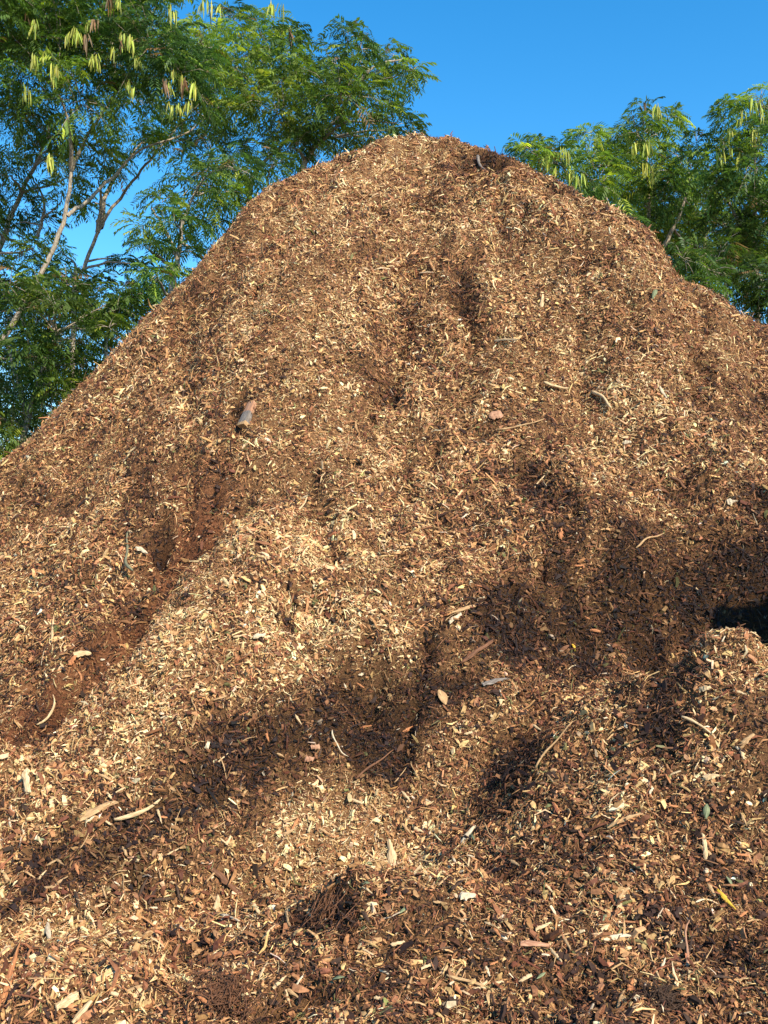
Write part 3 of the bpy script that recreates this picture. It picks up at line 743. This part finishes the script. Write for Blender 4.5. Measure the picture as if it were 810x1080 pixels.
LEAFC = np.array([[0.085, 0.145, 0.032], [0.115, 0.175, 0.034], [0.160, 0.220, 0.042], [0.060, 0.110, 0.034]])
def pod_bunch(parent, base, p, rr_, size=1.0):
    V_, F_, c_ = [], [], []
    n_ = rr_.randint(5, 13); hue = np.array([0.50, 0.53, 0.09]) if rr_.rand() > .08 else np.array([.26, .15, .07])
    for k in range(n_):
        L = rr_.uniform(.17, .30) * size; w_ = rr_.uniform(.010, .015) * size
        az = rr_.uniform(0, 6.28); out_ = rr_.uniform(.05, .55)
        d = np.array([math.cos(az) * out_, math.sin(az) * out_, -1.0]); d /= np.linalg.norm(d)
        wdir = np.cross(d, [math.sin(az * 3), math.cos(az * 2), .1]); wdir /= np.linalg.norm(wdir)
        th = np.cross(d, wdir)
        b0 = len(V_); st = np.array(p) + rr_.normal(0, .02, 3)
        cc = hue * rr_.uniform(.45, 1.25) * np.array([rr_.uniform(.8, 1.15), 1, 1])
        for i_, (t_, ww) in enumerate(((0, .3), (.2, 1), (.6, 1), (1, .25))):
            ctr = st + d * L * t_ + np.array([math.cos(az), math.sin(az), 0]) * .12 * L * t_ * t_ * (-1)
            for sx, sy in ((1, 0), (0, .2), (-1, 0), (0, -.2)):
                V_.append(tuple(ctr + wdir * w_ * ww * sx + th * w_ * ww * sy - base)); c_.append(cc)
        for i_ in range(3):
            for j in range(4): F_.append((b0 + i_ * 4 + j, b0 + i_ * 4 + (j + 1) % 4, b0 + i_ * 4 + 4 + (j + 1) % 4, b0 + i_ * 4 + 4 + j))
    mesh_obj('seed_pod_bunch', V_, [q for f in F_ for q in f], [len(f) for f in F_], m_pod, parent=parent, col=np.array(c_))

def tree(name, label, Yd, stems, clumps, pods=(), seed=1, bright=1.0, cat='tree', dens=1.0, tw=1.0, group=None, dspread=1.1):
    """stems: [(radius_m, [(px,py,dy)...])]; clumps: [(px,py,r_px[,dy])] seen at distance Yd."""
    rnd = random.Random(seed); rr_ = np.random.RandomState(seed)
    b = at(stems[0][1][0][0], stems[0][1][0][1], Yd + stems[0][1][0][2]); base = np.array([b[0], b[1], 0.0])
    root = empty(name, tuple(base)); tag(root, label, cat, group)
    TV, TF = [], []; nodes = []
    for si, (rad, pl) in enumerate(stems):
        pts = [at(x_, y_, Yd + d_) for x_, y_, d_ in pl]
        if si == 0: pts = [np.array([base[0] + (base[0] - pts[1][0]) * .1, base[1], -0.1])] + pts
        sl = smooth_line(pts, 5, rnd, 0.015)
        rads = [rad * (1 - .72 * i_ / (len(sl) - 1)) for i_ in range(len(sl))]
        tube(TV, TF, [tuple(Vector(q) - Vector(base)) for q in sl], rads, 8)
        nodes += [(q, r_) for q, r_ in zip(sl[len(sl) // 4:], rads[len(sl) // 4:])]
    FB, FD, FL, FC = [], [], [], []
    for cl in clumps:
        cx, cy, rp = cl[:3]; dy = cl[3] if len(cl) > 3 else rnd.uniform(-dspread, dspread)
        c_ = at(cx, cy, Yd + dy); s = (Yd + dy) / FPX; R_ = rp * s
        # limb from the nearest stem node
        q, rq = min(nodes, key=lambda n_: (Vector(c_) - n_[0]).length + 0.8 * max(0, n_[0].z - c_[2]))
        mid = (Vector(q) * .5 + Vector(c_) * .5) + Vector((rnd.uniform(-.1, .1), rnd.uniform(-.1, .1), .12 * (Vector(c_) - q).length * rnd.uniform(-.3, 1)))
        sl = smooth_line([q, mid, c_], 4, rnd, 0.02); r0 = min(rq * .7, .035)
        tube(TV, TF, [tuple(v - Vector(base)) for v in sl], [r0 * (1 - .75 * i_ / (len(sl) - 1)) for i_ in range(len(sl))], 5)
        ntw = int(dens * 1.25 * max(6, 46 * R_ * R_ * 1.6 + 8))
        cb = LEAFC[rnd.randrange(4)] * rnd.uniform(.8, 1.3) * bright
        for k in range(ntw):
            d = Vector((rnd.gauss(0, 1), rnd.gauss(0, 1), rnd.gauss(.15, .8))).normalized()
            st = Vector(c_) + d * R_ * rnd.uniform(0, .45); ln = R_ * rnd.uniform(.45, 1.0) * tw
            d2 = (d + Vector((rnd.gauss(0, .3), rnd.gauss(0, .3), rnd.gauss(.1, .3)))).normalized()
            en = st + d2 * ln + Vector((0, 0, -.15 * ln)); md = st + d2 * ln * .5 + Vector((0, 0, .04 * ln))
            if k % 2 == 0: tube(TV, TF, [tuple(v - Vector(base)) for v in (st, md, en)], [.006, .004, .0015], 3)
            nf = max(3, int(ln / 0.075)); 
            for j in range(nf):
                t_ = .2 + .8 * (j + rnd.random() * .6) / nf
                pp = st.lerp(md, t_ * 2) if t_ < .5 else md.lerp(en, min(1, t_ * 2 - 1))
                sd_ = d2.cross(Vector((0, 0, 1))); 
                if sd_.length < .1: sd_ = Vector((1, 0, 0))
                sd_.normalize(); sg = 1 if j % 2 else -1
                fd = d2 * .55 + sd_ * sg * rnd.uniform(.5, 1.0) + Vector((rnd.gauss(0, .3), rnd.gauss(0, .3), rnd.uniform(-.35, .45)))
                FB.append(tuple(pp)); FD.append(tuple(fd)); FL.append(rnd.uniform(.17, .30)); FC.append(cb * rnd.uniform(.7, 1.35))
    FC = np.array(FC); yl = rr_.rand(len(FC)) < .10; FC[yl] = FC[yl] * [2.2, 1.7, 1.0]; dd = rr_.rand(len(FC)) < .02; FC[dd] = [.22, .13, .06]
    V, Cc = fronds(np.array(FB), np.array(FD), np.array(FL), rr_, FC)
    Fq = np.arange(len(V)).reshape(-1, 4)
    mesh_obj('trunk', TV, [q for f in TF for q in f], [len(f) for f in TF], m_bark, parent=root, smooth=True)
    mesh_obj('crown', V - base, Fq, np.full(len(Fq), 4), m_leaf, parent=root, col=Cc)
    pods = [q for (a_, b_) in pods for q in ([(a_, b_)] + [(a_ + rnd.uniform(-12, 12), b_ + rnd.uniform(-9, 9)) for _ in range(rnd.choice([0, 1, 2, 3]))])]
    for (x_, y_) in pods:
        pod_bunch(root, base, at(x_, y_ - 10, Yd - 1.0 - rnd.uniform(0, .5)), rr_, rnd.uniform(.5, .92))
    return root, len(Fq)

tot = 0
def T_(*a, **k):
    global tot; tot += tree(*a, **k)[1]
# left group
T_('leaning_tree', 'tall thin leaning tree with pale bare trunk and hanging yellow green pods, left', 13.0,
   [(.052, [(-25,420,0),(5,355,0),(38,300,0),(66,235,0),(76,180,0),(95,140,0.2),(122,98,.4)]),
    (.030, [(71,228,0),(90,213,.1),(118,188,.3),(150,158,.5),(200,138,.6),(250,98,.8)]),
    (.035, [(76,180,0),(74,140,-.3),(60,90,-.5)])],
   [(60,40,62),(115,60,60),(20,70,55),(160,45,55),(85,105,48),(140,105,45),(190,80,42),(30,25,55),(100,10,60),(165,5,48),(215,50,38),(-30,60,60),(60,-25,60),(130,-35,55),(-20,0,60),(205,115,26)],
   pods=[(37,32),(81,44),(26,101),(116,8),(144,72),(136,96),(194,94),(188,121),(173,94),(36,69),(128,52),(180,20),(53,175),(60,82),(98,70),(222,12),(92,36)],
   seed=3, dens=.85, bright=1.15)
T_('forked_tree', 'slender forked tree standing right of the leaning tree, sky between its stems', 14.6,
   [(.042, [(78,320,0),(88,285,0),(106,238,0),(140,192,0),(165,160,0),(215,105,.3)]),
    (.04, [(103,245,0),(107,215,0),(104,190,-.2)]),
    (.045, [(106,240,0),(112,205,.3),(128,178,.5),(150,150,.6)])],
   [(225,85,40),(255,60,42),(280,45,34),(200,60,40),(240,110,36),(270,95,34),(180,150,30),(150,150,20),(215,140,28),(300,62,26),(110,165,20),(292,25,16),(250,25,26),(305,40,13),(92,215,10),(128,275,9),(150,285,12),(60,262,10)],
   pods=[(306,42),(286,14)], seed=8, dens=.9)
T_('spreading_tree', 'dark green tree spreading over the left shoulder of the pile', 13.6,
   [(.07, [(290,245,0),(312,190,0),(330,158,0),(352,128,0),(372,95,.2)]),
    (.045, [(262,230,.2),(268,185,.1),(300,150,0),(330,118,0)]),
    (.03, [(372,95,.2),(395,70,.3),(425,62,.4)])],
   [(290,118,40),(325,105,44),(360,98,42),(385,85,34),(340,140,40),(310,155,34),(375,125,30),(400,110,26),(270,150,26),(405,62,22),(425,80,16),(380,52,22),(348,62,26),(310,78,32),(418,130,15),(395,145,18),(285,178,24),(366,38,12),(436,74,8),(428,138,12)],
   seed=5, bright=.85)
T_('bushy_tree', 'bushy bright green tree directly behind the left slope, below the forked tree', 12.6,
   [(.06, [(182,320,0),(186,285,0),(192,240,0),(205,205,0)]),
    (.03, [(186,270,0),(172,240,0),(160,220,0)])],
   [(205,195,34),(235,205,36),(215,230,34),(185,235,26),(250,180,28),(225,165,28),(170,215,20),(195,265,24),(155,262,14),(165,290,18),(262,205,18),(185,300,20),(150,238,12)],
   seed=13, bright=1.25)
T_('thin_tree', 'thin dark tree at the left edge of the view with sparse hanging leaves', 14.2,
   [(.06, [(-30,330,0),(0,262,0),(18,212,0),(42,165,0),(55,120,0)]),
    (.03, [(40,250,.3),(46,215,.3),(30,180,.3)])],
   [(10,130,36),(45,165,30),(5,185,30),(25,215,24),(60,150,26),(-20,160,34),(30,120,34),(75,185,22),(5,290,26),(40,270,22),(90,150,22),(8,245,20),(68,205,12),(50,235,14),(120,170,14),(-25,230,30),(35,262,12)],
   seed=21, dens=.85, bright=.8)
T_('broad_shrub', 'dense dark shrub at the foot of the left slope, at the left edge', 11.6,
   [(.06, [(20,520,0),(30,440,0),(45,390,0),(60,350,0)]), (.04, [(30,440,0),(15,390,.2),(5,340,.2)])],
   [(20,330,34),(60,325,32),(100,325,30),(30,375,40),(80,360,32),(15,425,38),(55,405,32),(125,325,22),(90,385,16),(140,312,18),(5,465,28),(-30,380,45),(-35,440,45),(70,300,20),(10,300,28),(40,300,20),(115,345,18)],
   seed=31, cat='shrub', bright=.8, dspread=.6)
T_('far_shrub', 'darker shrub growing behind the dense shrub left of the pile', 15.5,
   [(.05, [(110,420,0),(112,370,0),(115,320,0)]), (.04, [(40,420,.5),(50,360,.5),(52,320,.5)])],
   [(60,315,40),(110,310,34),(20,320,40),(150,315,26),(80,350,40),(20,380,45),(60,395,40),(-20,320,40),(165,300,20),(30,440,42),(0,470,46),(80,420,36),(130,345,30),(100,385,34),(150,330,22)],
   seed=37, cat='shrub', bright=.6, dspread=.6)
# right group
T_('rounded_tree', 'yellow green tree with hanging pods just right of the summit', 13.6,
   [(.06, [(630,330,0),(622,270,0),(610,225,0),(600,190,0)]), (.03, [(622,260,0),(640,220,0),(632,185,0)])],
   [(575,172,24),(600,185,28),(625,190,30),(560,160,14),(590,158,18),(618,162,20),(640,212,28),(610,215,24),(552,158,8),(640,175,18),(624,140,9),(570,150,9),(655,235,22)],
   pods=[(578,170),(594,166),(601,188),(615,193),(586,186)], seed=41, bright=1.15)
T_('peaked_tree', 'green feathery tree with a pointed top in the middle of the right hand group', 14.4,
   [(.05, [(690,360,0),(688,290,0),(684,220,0),(681,150,0)]), (.04, [(688,280,0),(715,230,0),(728,185,.2)]), (.035, [(686,270,0),(660,225,0),(655,185,0)])],
   [(680,118,18),(672,140,24),(695,145,24),(660,165,28),(690,175,32),(715,165,22),(655,195,30),(690,210,36),(725,200,28),(670,240,36),(715,240,36),(740,225,24),(735,150,12),(705,125,12),(650,145,12),(745,265,30),(700,270,34),(640,160,12),(730,172,14)],
   pods=[(680,183),(688,193),(691,122),(674,160)], seed=43, bright=1.0)
T_('tall_tree', 'tallest tree of the right hand group with pale pods at the right edge', 13.4,
   [(.05, [(800,380,0),(798,300,0),(796,220,0),(798,150,0)]), (.03, [(797,260,0),(770,215,0),(762,170,0)]), (.03, [(797,250,0),(830,200,0),(845,150,0)])],
   [(800,112,20),(785,135,26),(810,140,30),(765,165,26),(795,175,36),(755,195,22),(780,210,34),(815,215,36),(770,245,32),(805,255,36),(840,180,40),(845,235,40),(765,125,10),(775,108,8),(835,130,28),(750,175,12)],
   pods=[(768,147),(795,120),(797,147),(770,165),(783,128)], seed=47, bright=1.0)
T_('low_shrub', 'low dark green shrub behind the right shoulder of the pile', 12.4,
   [(.05, [(770,400,0),(768,340,0),(765,290,0)]), (.04, [(815,400,0),(812,340,0),(810,290,0)])],
   [(740,285,28),(770,290,32),(800,290,32),(790,322,26),(825,310,34),(760,265,24),(720,272,20),(815,335,28),(850,340,40),(745,300,18),(855,280,40)],
   seed=53, cat='shrub', bright=.8, dspread=.5)
T_('back_tree', 'shaded tree filling the gap behind the right hand trees', 17.0,
   [(.08, [(745,400,0),(744,300,0),(742,220,0)]), (.05, [(744,300,0),(700,240,0),(680,200,0)])],
   [(700,205,32),(740,210,32),(780,205,32),(720,245,34),(765,245,34),(805,240,34),(740,280,36),(790,285,36),(660,220,26),(830,270,36),(700,260,28),(630,205,16)],
   seed=59, bright=.75, dspread=.6)
print('chips verts', len(VV), 'leaf quads', tot, 'pieces', cnt[0])
